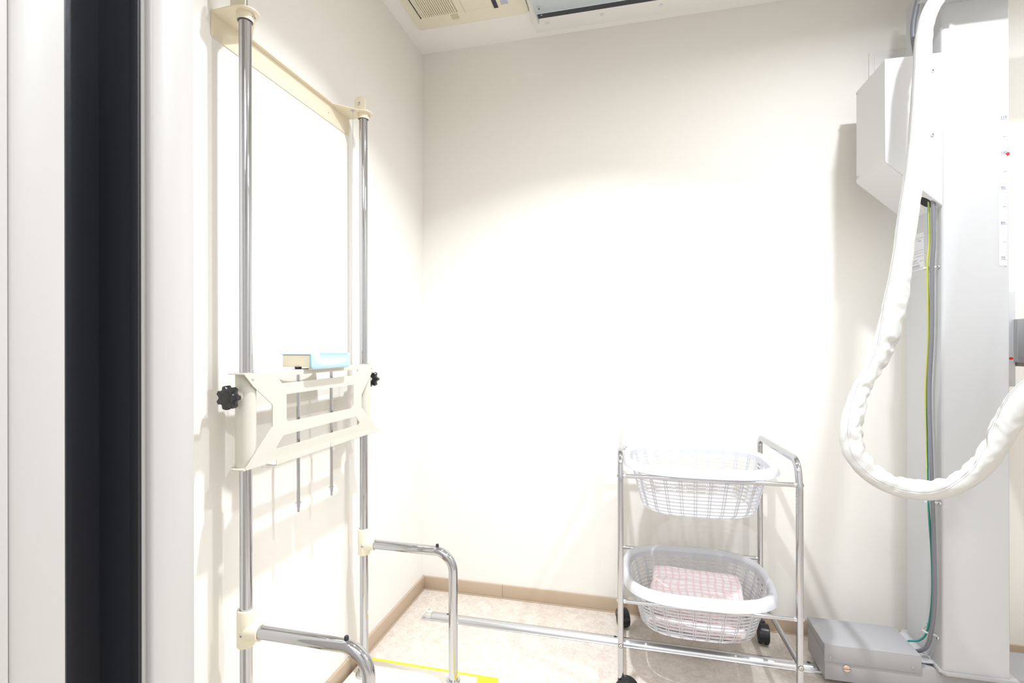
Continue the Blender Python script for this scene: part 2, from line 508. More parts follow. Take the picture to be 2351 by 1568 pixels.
for py in (PYL, PYR):
    b = B(); add_lathe(b, (PX, py, 1.770), (0, 0, 1), [(PR + 0.0004, 0.004), (0.0162, 0.0), (0.0168, 0.0008), (0.0168, 0.018)], 36)
    c = link('collar', b, M['cream'], BR)
    b = B(); add_ring(b, (PX, py, 1.7708), (0, 0, 1), 0.0158, PR, 0.0006, 36); link('collar_gap', b, M['gap_shade'], BR)
    b = B(); add_screw(b, (PX + 0.0150, py + 0.0065, 1.780), (0.92, 0.4, 0.0), 0.0048, 0.004); link('screw', b, SCREW, BR)
    s = 1 if py == PYR else -1
    ty = py - 0.0205
    tp = fillet2([(PX - 0.019, 1.790), (PX - 0.019, 1.834), (PX + 0.019, 1.834), (PX + 0.019, 1.790)], [0, 0.018, 0.018, 0])
    tb = plate(tp, [], 0.0022, M_xz(ty)); link('tongue', tb, M['cream'], BR, smooth=40)
    b = B(); add_screw(b, (PX, ty - 0.001, 1.812), (0, -1, 0), 0.0048, 0.003); link('screw', b, SCREW, BR)
b = B(); add_cyl(b, (PX + 0.002, PYL - 0.004, 1.790), (PX + 0.002, PYL - 0.004, 1.86), 0.0062, 20); link('pulley_post', b, M['chrome'], BR)
b = B(); add_cyl(b, (-0.845, PYL - 0.006, 1.790), (-0.845, PYL - 0.006, 1.800), 0.0062, 6); link('hex_nut', b, M['screw'], BR)
b = B(); add_cyl(b, (-0.848, 1.393, 1.784), (-0.848, 1.393, 1.790), 0.006, 16); link('wire_bush', b, M['screw'], BR)
# counterweight wires
for (yt, yb) in ((0.952, 0.965), (1.3935, 1.372)):
    b = B(); add_cyl(b, (-0.848, yt, 1.787), (-0.842, yb, 0.998), 0.0008, 8)
    w = link('counterweight_wire', b, M['satin'], ST)
    b = B(); add_cyl(b, (-0.842, yb, 0.985), (-0.842, yb, 1.003), 0.0028, 12); link('wire_ferrule', b, M['screw'], w)
# carriage plate with its cut-outs
XP = -0.806
po = fillet2([(0.897, 0.9985), (1.4495, 0.9985), (1.4505, 0.9935), (1.368, 0.9085), (1.368, 0.8705), (1.4505, 0.8005), (1.4505, 0.792), (1.4160, 0.792), (0.8978, 0.792), (0.9836, 0.873), (0.9836, 0.9235), (0.9237, 0.970)],
             [0.002, 0.002, 0.002, 0.006, 0.006, 0.003, 0.003, 0.001, 0.003, 0.006, 0.006, 0.004])
h1 = fillet2([(1.0000, 0.9870), (1.3440, 0.9870), (1.3500, 0.9830), (1.3330, 0.9697), (1.0140, 0.9697)], [0.004, 0.002, 0.003, 0.006, 0.008])
h2 = fillet2([(1.0305, 0.9428), (1.3232, 0.9428), (1.3232, 0.8736), (1.0305, 0.8766)], [0.001, 0.001, 0.012, 0.010])
h3 = fillet2([(1.0200, 0.8470), (1.3357, 0.8475), (1.3590, 0.8242), (1.3500, 0.8195), (0.9965, 0.8195), (0.9955, 0.8240)], [0.007, 0.007, 0.004, 0.003, 0.003, 0.003])
CA = link('carriage', plate(po, [h1, h2, h3], 0.0022, M_yz(XP)), M['cream_light'], ST, smooth=40)
# top flange folded back from the plate
tf = [(XP + 0.001, 0.897), (XP + 0.001, 1.4505), (-0.846, 1.4505), (-0.852, 1.444), (-0.852, 1.402), (-0.846, 1.395), (-0.846, 0.960), (-0.852, 0.952), (-0.852, 0.904), (-0.846, 0.897)]
link('top_fold', plate(fillet2(tf, 0.004), [], 0.0022, M_xy(0.9975)), M['cream_light'], CA, smooth=40)
for y0, y1 in ((0.8978, 0.957), (1.395, 1.4505)):
    bf = fillet2([(XP, y0), (XP, y1), (-0.852, y1), (-0.852, y0)], [0.001, 0.004, 0.018, 0.018])
    link('bottom_fold', plate(bf, [], 0.0022, M_xy(0.7925)), M['cream_light'], CA, smooth=40)
for py, s in ((PYL, -1), (PYR, 1)):
    b = B(); add_lathe(b, (PX, py, 0.7935), (0, 0, 1), [(PR + 0.0003, 0), (0.0208, 0), (0.0208, 0.203), (PR + 0.0003, 0.203)], 40); link('pole_sleeve', b, M['cream_light'], CA)
    b = B(); add_lathe(b, (PX, py, 0.9985), (0, 0, 1), [(PR + 0.0002, 0.002), (0.0235, 0.002), (0.0235, 0), (0, 0)], 36); link('pole_washer', b, M['satin'], CA)
    b = B(); add_lathe(b, (PX, py + s * 0.019, 0.949), (0, s, 0), [(0.0105, 0), (0.0105, 0.003), (0.0075, 0.006), (0.0065, 0.022), (0, 0.022)], 20); link('knob_stud', b, M['cream_light'], CA)
    # star knob
    b = B(); N = 84; loops = []
    y0 = py + s * 0.040
    for sc_, h in ((0.55, 0.0), (0.93, 0.0), (1.0, 0.002), (1.0, 0.0135), (0.93, 0.016), (0.78, 0.0165)):
        L = []
        for k in range(N):
            a = 2 * PI * k / N
            c7 = math.cos(7 * a)
            rr = 0.0225 + 0.0032 * (1 if c7 > 0.15 else c7 * 1.0) if c7 > -0.2 else 0.0225 - 0.0006 - 0.0026 * (-c7 - 0.2) / 0.8
            L.append(Vector((PX + sc_ * rr * math.cos(a), y0 + s * h, 0.949 + sc_ * rr * math.sin(a))))
        loops.append(L)
    V = loft(b, loops); b.faces.new(V[0]); b.faces.new(V[-1])
    add_lathe(b, (PX, y0 + s * 0.0163, 0.949), (0, s, 0), [(0.0125, 0), (0.0125, 0.0006), (0.0115, 0.0008), (0.0110, 0.0003), (0.0072, 0.0003), (0.0068, 0.0008), (0, 0.0008)], 32)
    link('star_knob', b, M['knob'], CA)
for y, z in ((0.923, 0.987), (1.428, 0.988)):
    b = B(); add_lathe(b, (XP + 0.001, y, z), (1, 0, 0), [(0.0042, 0), (0.0038, 0.0012), (0.002, 0.002), (0, 0.0022)], 16); link('rivet', b, M['cream_light'], CA)
# film tray along the bottom edge: sloping shelf and upturned lip
b = B()
prof = [(XP, 0.7935), (-0.782, 0.7915), (-0.7795, 0.793), (-0.7795, 0.8035), (-0.7780, 0.8035), (-0.7780, 0.7915), (-0.7810, 0.7895), (XP, 0.7915)]
for ya, yb in ((0.963, 1.1655), (1.1695, 1.417)):
    va = [b.verts.new((x, ya, z)) for x, z in prof]; vb = [b.verts.new((x, yb, z)) for x, z in prof]
    for i in range(len(prof)):
        j = (i + 1) % len(prof); b.faces.new((va[i], va[j], vb[j], vb[i]))
    b.faces.new(va); b.faces.new(vb)
link('film_tray', b, M['cream_light'], CA)
b = B(); add_box(b, (-0.800, 0.940, 0.7895), (-0.782, 0.962, 0.7910), 0.0005); link('tray_catch', b, M['satin'], CA)
# chin rest on its two guide rods
CRy0, CRy1, CRx0, CRx1 = 1.097, 1.268, -0.868, -0.789
CH = None
b = B()
body = fillet2([(CRy0, 1.0345), (CRy0, 1.0045), (CRy1, 1.0045), (CRy1, 1.0345), (CRy1 - 0.0045, 1.0345)] +
               [(YM + 0.006 + 0.0775 * math.cos(R(180 * k / 14)), 1.0345 - 0.0288 * math.sin(R(180 * k / 14)) ** 0.75) for k in range(0, 15)] + [(CRy0 + 0.0045, 1.0345)], [0.002] * 2 + [0.002] * 3 + [0] * 15 + [0])
CH = link('chin_rest', plate(body, [], CRx1 - CRx0, M_yz((CRx0 + CRx1) / 2)), M['cream'], ST, smooth=40)
# blue pad: thin skin over the hollowed top, thick front apron with rounded lower corners
def trough(z, y0, y1, hw, dep):
    L = [(y0, z), (y0 + 0.006, z)]
    for k in range(0, 25):
        a = R(180 - 180 * k / 24)
        L.append((YM + 0.006 + hw * math.cos(a), z - dep * math.sin(a) ** 0.75))
    return L + [(y1 - 0.006, z), (y1, z)]
up = trough(1.0372, CRy0 - 0.002, CRy1 + 0.002, 0.0755, 0.0285)
lo = trough(1.0349, CRy0 - 0.002, CRy1 + 0.002, 0.0770, 0.0285)
link('chin_pad', plate(up + lo[::-1], [], CRx1 - CRx0 + 0.004, M_yz((CRx0 + CRx1) / 2 - 0.002)), M['blue'], CH, smooth=40)
ap = [(CRy0 - 0.002 + 0.010 - 0.010 * math.cos(R(a)), 0.998 + 0.010 - 0.010 * math.sin(R(a))) for a in (0, 22, 45, 67, 90)] + [(CRy1 + 0.002 - 0.010 + 0.010 * math.sin(R(a)), 0.998 + 0.010 - 0.010 * math.cos(R(a))) for a in (0, 22, 45, 67, 90)]
link('pad_apron', plate(ap + up[::-1], [], 0.0075, M_yz(CRx1 + 0.0025), bev=0.0016), M['blue'], CH, smooth=50)
b = B(); add_box(b, (CRx1 - 0.010, CRy0 + 0.006, 0.9965), (CRx1 + 0.002, CRy1 - 0.006, 1.0045), 0.003); link('pad_support', b, M['cream'], CH)
for y in (1.100, 1.242):
    b = B(); add_cyl(b, (-0.825, y, 0.650), (-0.825, y, 1.006), 0.0042, 16); add_cyl(b, (-0.825, y, 0.639), (-0.825, y, 0.651), 0.0032, 16)
    rod = link('guide_rod', b, M['chrome'], CH)
    b = B(); add_cyl(b, (-0.831, y - 0.004, 0.662), (-0.819, y + 0.004, 0.662), 0.0022, 10); link('stop_pin', b, M['screw'], rod)
    b = B(); add_lathe(b, (-0.825, y, 0.9985), (0, 0, 1), [(0.0085, 0), (0.0085, 0.0015), (0.007, 0.0025), (0.0085, 0.0035), (0.0085, 0.006), (0, 0.006)], 20); link('rubber_washer', b, M['rubber'], rod)
# hand rails
for py in (PYL, PYR):
    path = fillet_path([(PX + 0.012, py, 0.434), (-0.532, py, 0.434), (-0.532, py, 0.021)], [0, 0.058, 0], 14)
    b = B(); add_tube(b, path, 0.0139, 28, up=Vector((0, -1, 0))); HR = link('hand_rail', b, M['chrome'], ST, smooth=60)
    b = B()
    add_lathe(b, (PX, py, 0.401), (0, 0, 1), [(PR + 0.0006, 0.0), (0.0180, 0), (0.0188, 0.002), (0.0188, 0.078), (0.0180, 0.080), (PR + 0.0006, 0.080)], 36)
    add_lathe(b, (PX, py, 0.434), (1, 0, 0), [(0.0186, 0.0), (0.0196, 0.012), (0.0190, 0.020), (0.0184, 0.030), (0.0182, 0.038), (0.0142, 0.038)], 36)
    link('clamp', b, M['cream_cast'], HR, smooth=50)
    b = B(); add_screw(b, (PX + 0.004, py - 0.0186, 0.432), (0.15, -1, 0), 0.005, 0.003); link('screw', b, SCREW, HR)
    b = B(); add_lathe(b, (-0.583, py, 0.4465), (0, 0, 1), [(0.0048, 0), (0.0048, 0.006), (0.0038, 0.008), (0, 0.008)], 14); link('rubber_plug', b, M['rubber'], HR)
    b = B(); add_lathe(b, (-0.532, py, 0.0195), (0, 0, 1), [(0, 0), (0.027, 0), (0.027, 0.004), (0.0225, 0.008), (0.0215, 0.031), (0.0195, 0.034), (0.0140, 0.034)], 32); link('foot_flange', b, M['satin'], HR)

# yellow tape border on the floor round the base board
b = plate([(-0.8765, 0.79), (-0.42, 0.79), (-0.42, 1.534), (-0.8765, 1.534)], [[(-0.8755, 0.839), (-0.477, 0.839), (-0.477, 1.498), (-0.8755, 1.498)]], 0.0006, M_xy(0.0006))
t = link('floor_tape', b, M['yellow'], smooth=0); tag(t, 'bright yellow tape border on the floor around the cream base board', 'tape')

# ------------------------------------------------------------------ floor rail
FR = thing('floor_rail', 'half-round satin metal rail lying along the floor near the back wall', 'rail', (-0.06, 1.815, 0))
RR = 0.0205; RY = 1.815
b = B()
prof = [(RY - RR - 0.001, 0.0), (RY - RR - 0.001, 0.0025)] + [(RY - RR * math.cos(R(8 + 164 * k / 18)), 0.001 + RR * math.sin(R(8 + 164 * k / 18))) for k in range(19)] + [(RY + RR + 0.001, 0.0025), (RY + RR + 0.001, 0.0)]
va = [b.verts.new((-0.806 + max(0, z) * 0.9, y, z)) for y, z in prof]; vb = [b.verts.new((1.9, y, z)) for y, z in prof]
for i in range(len(prof)):
    j = (i + 1) % len(prof); b.faces.new((va[i], va[j], vb[j], vb[i]))
b.faces.new(va); b.faces.new(vb)
link('rail_tube', b, M['satin'], FR, smooth=40)
b = B(); add_box(b, (-0.785, RY - 0.020, 0.006), (-0.766, RY - 0.002, 0.0225), 0.001); sb = link('stop_bracket', b, M['zip'], FR)
b = B(); add_lathe(b, (-0.776, RY - 0.004, 0.022), (0.1, -0.15, 1), [(0, 0), (0.0135, 0), (0.0135, 0.009), (0.0125, 0.010), (0.006, 0.010), (0, 0.010)], 28); link('rubber_stop', b, M['cream_cast'], FR)
b = B(); add_lathe(b, (-0.775, RY - 0.0055, 0.031), (0.1, -0.15, 1), [(0.0062, 0), (0.0062, 0.002), (0.004, 0.004), (0.002, 0.007), (0, 0.007)], 16); link('acorn_nut', b, M['screw'], FR)
for x in (-0.700, -0.068, 0.55):
    b = B(); add_cyl(b, (x, RY + 0.002, 0.018), (x, RY + 0.002, 0.0222), 0.0052, 16, 0.0006); link('hole_plug', b, M['rubber'], FR)

# ------------------------------------------------------------------ ceiling: rail panel with steel channel, ventilator
CR = thing('ceiling_rail', 'long white ceiling panel holding a zinc steel rail along the back wall', 'ceiling rail', (0.7, 1.83, ZC))
b = B(); add_box(b, (-0.374, 1.62, 2.293), (2.4, 1.952, ZC + 0.002), 0.0015); PN = link('rail_panel', b, M['panel'], CR)
b = B(); add_box(b, (-0.352, 1.690, 2.268), (2.35, 1.802, 2.2715), 0.001); add_box(b, (-0.352, 1.690, 2.268), (2.35, 1.693, 2.294)); add_box(b, (-0.352, 1.7975, 2.2665), (2.35, 1.802, 2.279), 0.001)
link('steel_lip', b, M['zinc'], CR)
b = B(); add_box(b, (-0.350, 1.760, 2.2895), (2.35, 1.862, 2.2932)); link('channel_bed', b, M['channel'], CR, smooth=0)
b = B(); add_box(b, (-0.353, 1.802, 2.270), (-0.348, 1.862, 2.293), 0.0005); link('channel_end', b, M['zinc'], CR)
b = B(); add_cyl(b, (-0.330, 1.812, 2.268), (-0.330, 1.812, 2.291), 0.003, 10); link('channel_bolt', b, M['screw'], CR)
for k, x in enumerate((-0.331, -0.040, 0.30)):
    b = B(); add_cyl(b, (x, 1.768 if k == 0 else 1.745, 2.268), (x, 1.768 if k == 0 else 1.745, 2.2635), 0.0058, 16, 0.001); add_cyl(b, (x, 1.768 if k == 0 else 1.745, 2.2636), (x, 1.768 if k == 0 else 1.745, 2.2622), 0.003, 6, mi=1)
    link('rail_screw', b, SCREW, CR)
for x in (-0.324, -0.1165, 0.0943, 0.31, 0.52):
    b = B(); add_cyl(b, (x, 1.898, 2.2935), (x, 1.898, 2.2922), 0.0082, 24); link('screw_cap', b, M['cap'], CR)

VT = thing('ceiling_ventilator', 'ivory louvred ventilator set flush in the ceiling left of the rail', 'ventilator', (-0.605, 1.64, ZC))
b = plate(fillet2([(-0.830, 1.40), (-0.385, 1.40), (-0.385, 1.856), (-0.830, 1.856)], 0.006), [], 0.012, M_xy(ZC - 0.0058), bev=0.002); VF = link('surround', b, M['vent'], VT)
def arc_edge(x): return 1.781 - 0.010 * ((x + 0.60) / 0.19) ** 2
inner = [(-0.791, 1.44), (-0.408, 1.44)] + [(x, arc_edge(x)) for x in [(-0.408 - 0.383 * k / 16) for k in range(17)]]
b = plate(inner, [], 0.010, M_xy(ZC - 0.0140), bev=0.0015); link('front_cover', b, M['vent'], VT)
b = B(); add_box(b, (-0.776, 1.46, 2.3030), (-0.642, 1.772, 2.3062)); LV = link('louvre', b, M['vent_dark'], VT, smooth=0)
for k in range(16):
    x = -0.772 + 0.0082 * k
    b = B(); add_box(b, (x, 1.462, 2.2985), (x + 0.0050, 1.7655 + 0.003 * math.sin(k / 15 * PI), 2.3045), 0.0015); link('louvre_slat', b, M['vent'], LV)
b = B(); add_box(b, (-0.6150, 1.45, 2.3050), (-0.6138, 1.7855, 2.3062)); link('cover_seam', b, M['vent_dark'], VT)
b = B(); add_box(b, (-0.7920, 1.44, 2.3040), (-0.7895, 1.778, 2.3090)); link('cover_gap', b, M['hole'], VT)
b = B(); add_box(b, (-0.5025, 1.45, 2.3042), (-0.4865, 1.7855, 2.3062)); link('sensor_strip', b, M['channel'], VT)
b = B(); add_box(b, (-0.4725, 1.66, 2.3052), (-0.4455, 1.774, 2.3062)); link('rating_sticker', b, M['vent_grey'], VT)
b = B()
for k in range(8): add_box(b, (-0.678 + 0.0038 * k, 1.792, 2.3125), (-0.6764 + 0.0038 * k, 1.8225, 2.3140))
link('sensor_grille', b, M['vent_dark'], VT, smooth=0)

# ------------------------------------------------------------------ X-ray column
CX0, CX1, CY0, CY1, CZ0, CZ1 = 0.871, 1.0335, 1.715, 1.914, 0.108, 2.165
XC = thing('x_ray_column', 'tall white floor-to-ceiling equipment column at the right with a height scale', 'equipment column', (0.95, 1.81, 0))
cp = fillet2([(CX0, CY0), (CX1, CY0), (CX1, CY1), (CX0, CY1)], [0.009, 0.004, 0.004, 0.003], 6)
b = plate(cp, [], CZ1 - CZ0, M_xy((CZ0 + CZ1) / 2)); CB = link('column_body', b, M['equip'], XC, smooth=50)
b = B(); add_box(b, (0.90, 1.75, CZ1 - 0.002), (1.0, 1.88, 2.270)); link('head_block', b, M['grey_plate'], XC)
b = B(); add_box(b, (CX0 + 0.003, 1.598, 2.049), (1.12, CY0 + 0.002, 2.075), 0.001); add_box(b, (CX0 + 0.003, 1.598, 2.05), (1.12, 1.604, 2.16), 0.001); HB = link('head_bracket', b, M['equip'], XC)
b = B(); add_box(b, (0.808, 1.590, 2.058), (0.874, 1.712, 2.061), 0.0006); add_box(b, (0.860, 1.640, 2.020), (0.876, 1.648, 2.061), 0.0006); link('hose_arm', b, M['equip'], XC)
# base on the floor rail
ZP = 0.096
b = B(); add_box(b, (0.571, 1.7385, 0.0215), (1.62, 1.895, ZP), 0.002); BS = link('base_housing', b, M['grey'], XC)
b = B(); pp = [(0.864, 1.722), (0.877, 1.7055), (1.052, 1.7055), (1.052, 1.935), (0.864, 1.935)]
b = plate(pp, [], 0.0085, M_xy(ZP + 0.0075), bev=0.0006); link('base_plate', b, M['grey_plate'], XC)
b = B()
fl = [(0.829, 1.765, ZP), (0.829, 1.900, ZP), (0.864, 1.925, ZP + 0.014), (0.864, 1.745, ZP + 0.014)]
v1 = [b.verts.new(p) for p in fl]; v2 = [b.verts.new(Vector(p) + Vector((0.002, 0, -0.002))) for p in fl]
b.faces.new(v1); b.faces.new(v2)
for i in range(4): j = (i + 1) % 4; b.faces.new((v1[i], v1[j], v2[j], v2[i]))
link('sloping_flange', b, M['grey_plate'], XC, smooth=0)
for x in (0.885, 0.985):
    b = B(); add_cyl(b, (x, 1.7384, 0.086), (x, 1.7345, 0.086), 0.0075, 20, 0.001); link('housing_bolt', b, M['grey'], BS)
# lidded junction box on the housing
b = B(); add_box(b, (0.572, 1.7386, 0.060), (0.826, 1.893, 0.128), 0.001); JB = link('junction_box', b, M['grey'], XC)
b = B()
add_box(b, (0.5695, 1.7355, 0.1290), (0.8275, 1.897, 0.1312), 0.0008)
add_box(b, (0.5695, 1.7355, 0.0785), (0.8275, 1.7378, 0.1308), 0.0008)
add_box(b, (0.5692, 1.7400, 0.1060), (0.5712, 1.897, 0.1308), 0.0006)
link('lid', b, M['grey'], JB)
for x in (0.5855, 0.805):
    b = B(); add_screw(b, (x, 1.7356, 0.0935), (0, -1, 0), 0.0036, 0.0028); link('screw', b, SCREW, JB)
b = B(); add_cyl(b, (0.630, 1.7386, 0.064), (0.630, 1.7335, 0.064), 0.0105, 28, 0.0012); bo = link('slotted_bolt', b, M['zincgold'], JB); bo['label'] = 'rainbow gold slotted bolt head'
b = B(); add_box(b, (0.6200, 1.7331, 0.0634), (0.6400, 1.7336, 0.0646)); link('bolt_slot', b, M['hole'], JB)
# cable cover on the side of the column
cc = [(0.7265, 1.9095), (0.7265, 1.601), (CX0 + 0.001, 1.462), (CX0 + 0.001, 1.9095)]
b = plate(cc, [], 0.200, M_xz(1.815)); bmesh.ops.bevel(b, geom=[e for e in b.edges if e.calc_face_angle(0) > 0.3], offset=0.0015, segments=2, affect='EDGES'); CV = link('cable_cover', b, M['cover'], XC)
b = B(); add_box(b, (0.7250, 1.713, 1.604), (0.7275, 1.7165, 1.9085), 0.0008); link('cover_seam', b, M['equip'], CV)
for x, z in ((0.8465, 1.858), (0.8462, 1.671)):
    b = B(); add_screw(b, (x, 1.7148, z), (0, -1, 0), 0.0052, 0.004); link('screw', b, SCREW, CV)
for z in (1.898, 1.617):
    b = B(); add_screw(b, (0.7266, 1.9020, z), (-1, 0, 0), 0.0052, 0.004); link('screw', b, SCREW, CV)
# round cable opening in the slanted underside
p0, p1 = Vector((0.7265, 0, 1.601)), Vector((0.872, 0, 1.462)); dd = (p1 - p0).normalized(); nn = Vector((dd.z, 0, -dd.x))
if nn.z > 0: nn = -nn
ctr = p0 + dd * 0.168
b = B(); add_lathe(b, (ctr.x, 1.755, ctr.z) , nn, [(0, 0.0006), (0.022, 0.0006), (0.022, 0)], 32); link('cable_opening', b, M['hole'], CV)
# rating label on the side face (only ruled lines and blurred print)
b = B(); add_box(b, (CX0 - 0.0008, 1.8085, 1.2912), (CX0 + 0.0002, 1.8900, 1.4075)); LB = link('rating_label', b, M['label'], XC, smooth=0)
b = B()
def lrow(z, y0, y1, h=0.0012): add_box(b, (CX0 - 0.0012, y0, z), (CX0 - 0.0007, y1, z + h))
for z in (1.3915, 1.3525, 1.3450, 1.3350): lrow(z, 1.812, 1.886, 0.0005)
for z, y0, y1 in ((1.384, 1.826, 1.845), (1.381, 1.827, 1.836), (1.324, 1.844, 1.886), (1.3195, 1.812, 1.832), (1.321, 1.850, 1.886), (1.308, 1.832, 1.886), (1.3055, 1.832, 1.886), (1.3030, 1.836, 1.886), (1.3005, 1.828, 1.886), (1.2980, 1.812, 1.824), (1.2965, 1.830, 1.886), (1.3155, 1.838, 1.886)):
    lrow(z, y0, y1, 0.0008)
link('label_print', b, M['ink_black'], LB, smooth=0)
# height scale
SX0, SX1 = 1.0082, 1.0268
b = B(); add_box(b, (SX0, CY0 - 0.0007, 1.2820), (SX1, CY0 + 0.0002, 1.7040)); SCL = link('height_scale', b, M['paper'], XC, smooth=0)
def zof(cm): return 1.2983 + (cm - 70) * 0.0099667 + 0.0010
b = B(); b2 = B()
for cm in range(68, 111):
    z = zof(cm)
    if cm % 10 == 0: add_box(b, (SX0 + 0.0045, CY0 - 0.0011, z), (SX1 - 0.0006, CY0 - 0.0006, z + 0.0009))
    elif cm % 5 == 0: add_box(b, (SX0 + 0.0092, CY0 - 0.0011, z), (SX1 - 0.0006, CY0 - 0.0006, z + 0.0009))
    else: add_box(b2, (SX0 + 0.0137, CY0 - 0.0011, z), (SX1 - 0.0006, CY0 - 0.0006, z + 0.0007))
for cm in (70, 80, 90, 100, 110):
    tb = text_bm(str(cm), 0.0096, MX((SX0 + (0.0035 if cm >= 100 else 0.0040), CY0 - 0.0009, zof(cm) + 0.0021), (1.05, 0, 0), (0, 0, 1), (0, -1, 0)), 0.0002)
    merge(b, tb)
link('scale_marks', b, M['ink'], SCL, smooth=0); link('scale_ticks', b2, M['ink_light'], SCL, smooth=0)
b = B(); add_lathe(b, (1.0288, CY0 - 0.0002, 1.5988), (0, -1, 0), [(0.0046, 0), (0.0046, 0.002), (0.003, 0.003), (0, 0.003)], 20); ptr = link('height_pointer', b, M['red'], XC); ptr['label'] = 'round red pointer'
# carriage and arm on the far side
b = B(); add_box(b, (CX1 - 0.004, 1.838, 0.930), (1.123, 1.858, 1.2187), 0.003); AP = link('arm_plate', b, M['equip'], XC)
b = B(); add_box(b, (1.118, 1.45, 1.003), (1.42, 1.862, 1.135), 0.003); AR = link('arm', b, M['equip'], XC)
b = B(); add_box(b, (1.1172, 1.822, 1.006), (1.1185, 1.8385, 1.1335)); link('arm_shade_strip', b, M['grey_plate'], AR)  # grey strip stands for a shadow on the arm's left face
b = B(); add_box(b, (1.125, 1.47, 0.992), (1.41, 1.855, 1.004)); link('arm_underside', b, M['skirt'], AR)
b = B(); add_cyl(b, (1.0875, 1.838, 1.0165), (1.0875, 1.800, 1.0165), 0.0034, 14); LVR = link('lock_lever', b, M['chrome'], XC)
b = B(); add_lathe(b, (1.0875, 1.802, 1.0165), (0, -1, 0), [(0.0038, 0), (0.0044, 0.003), (0.0038, 0.006), (0, 0.007)], 18); link('lever_knob', b, M['red'], LVR)
# cable clips
for (y, z, tilt) in ((1.757, 1.287, 0.0), (1.752, 0.590, 0.1), (1.763, 0.199, -0.5)):
    b = B()
    pts = catmull([(CX0 - 0.001, y + 0.024, z + 0.016 * -tilt + 0.001), (CX0 - 0.006, y + 0.016, z - 0.010 * tilt), (CX0 - 0.027, y + 0.002, z), (CX0 - 0.026, y - 0.012, z + 0.004 * tilt), (CX0 - 0.004, y - 0.020, z + 0.010 * tilt), (CX0 - 0.001, y - 0.030, z + 0.016 * tilt)], 5)
    add_tube(b, pts, 0.0032, 8, up=Vector((0, 0, 1)), ry=0.0010)
    CL = link('cable_clip', b, M['zip'], XC)
    for yy, zz in ((y + 0.022, z - 0.016 * tilt), (y - 0.028, z + 0.016 * tilt)):
        b = B(); add_screw(b, (CX0 - 0.002, yy, zz), (-1, 0, 0), 0.0045, 0.0035); link('screw', b, SCREW, CL)

# cables down the side of the column
xs = CX0 - 0.016
gp = catmull([(xs, 1.7300, 1.500), (xs, 1.7270, 1.42), (xs, 1.7270, 1.3537), (xs - 0.002, 1.7310, 1.2870), (xs, 1.7370, 1.098), (xs, 1.7500, 0.9159), (xs, 1.7420, 0.7227), (xs - 0.002, 1.7300, 0.590), (xs, 1.7250, 0.4082), (xs, 1.7260, 0.2900), (xs - 0.002, 1.7400, 0.199), (xs - 0.004, 1.7620, 0.1450), (xs - 0.016, 1.790, 0.116), (0.825, 1.800, 0.1150)], 8)
b = B(); add_tube(b, gp, 0.0056, 14)
t = link('power_cable', b, M['cable_grey'], smooth=60); tag(t, 'thick grey cable clipped down the left side of the white column', 'cable')
yp = catmull([(xs - 0.004, 1.7440, 1.500), (xs - 0.004, 1.7420, 1.42), (xs - 0.004, 1.7410, 1.3537), (xs - 0.008, 1.7425, 1.2870), (xs - 0.002, 1.7490, 1.098), (xs - 0.002, 1.7640, 0.9159), (xs - 0.002, 1.7580, 0.7227), (xs - 0.008, 1.7400, 0.590), (xs, 1.7370, 0.4082), (xs, 1.7390, 0.2900), (xs - 0.006, 1.7520, 0.199), (xs - 0.012, 1.7800, 0.1560), (0.828, 1.812, 0.1330)], 8)
b = B()
path = [Vector(p) for p in yp]; fr = sweep_frames(path, Vector((0, -1, 0))); n = 24; rings = []
for p, (tt, a, c) in zip(path, fr):
    rings.append([b.verts.new(p + (a * math.cos(2 * PI * k / n) + c * math.sin(2 * PI * k / n)) * 0.0029) for k in range(n)])
L = len(rings)
for i in range(L - 1):
    tw = -0.3 + 2.6 * min(1, max(0, (i / L - 0.12) / 0.42)) + 2.0 * min(1, max(0, (i / L - 0.50) / 0.30))                       # the stripe twists slowly round the cable
    for k in range(n):
        f = b.faces.new((rings[i][k], rings[i][(k + 1) % n], rings[i + 1][(k + 1) % n], rings[i + 1][k]))
        f.material_index = 1 if math.cos(2 * PI * (k + 0.5) / n - tw) > 0.1 else 0
b.faces.new(rings[0]); b.faces.new(rings[-1])
t = link('earth_cable', b, [M['cable_green'], M['cable_yellow']], smooth=60); tag(t, 'thin green and yellow cable running beside the grey cable on the column', 'cable')
b = B(); add_tube(b, catmull([(0.862, 1.775, 2.20), (0.858, 1.797, 2.15), (0.851, 1.811, 2.10), (0.846, 1.818, 2.04), (0.850, 1.815, 1.98), (0.855, 1.80, 1.905)], 6), 0.0072, 14)
t = link('upper_cable', b, M['cable_grey'], smooth=60); tag(t, 'short dark grey cable curving behind the top of the white hose', 'cable')

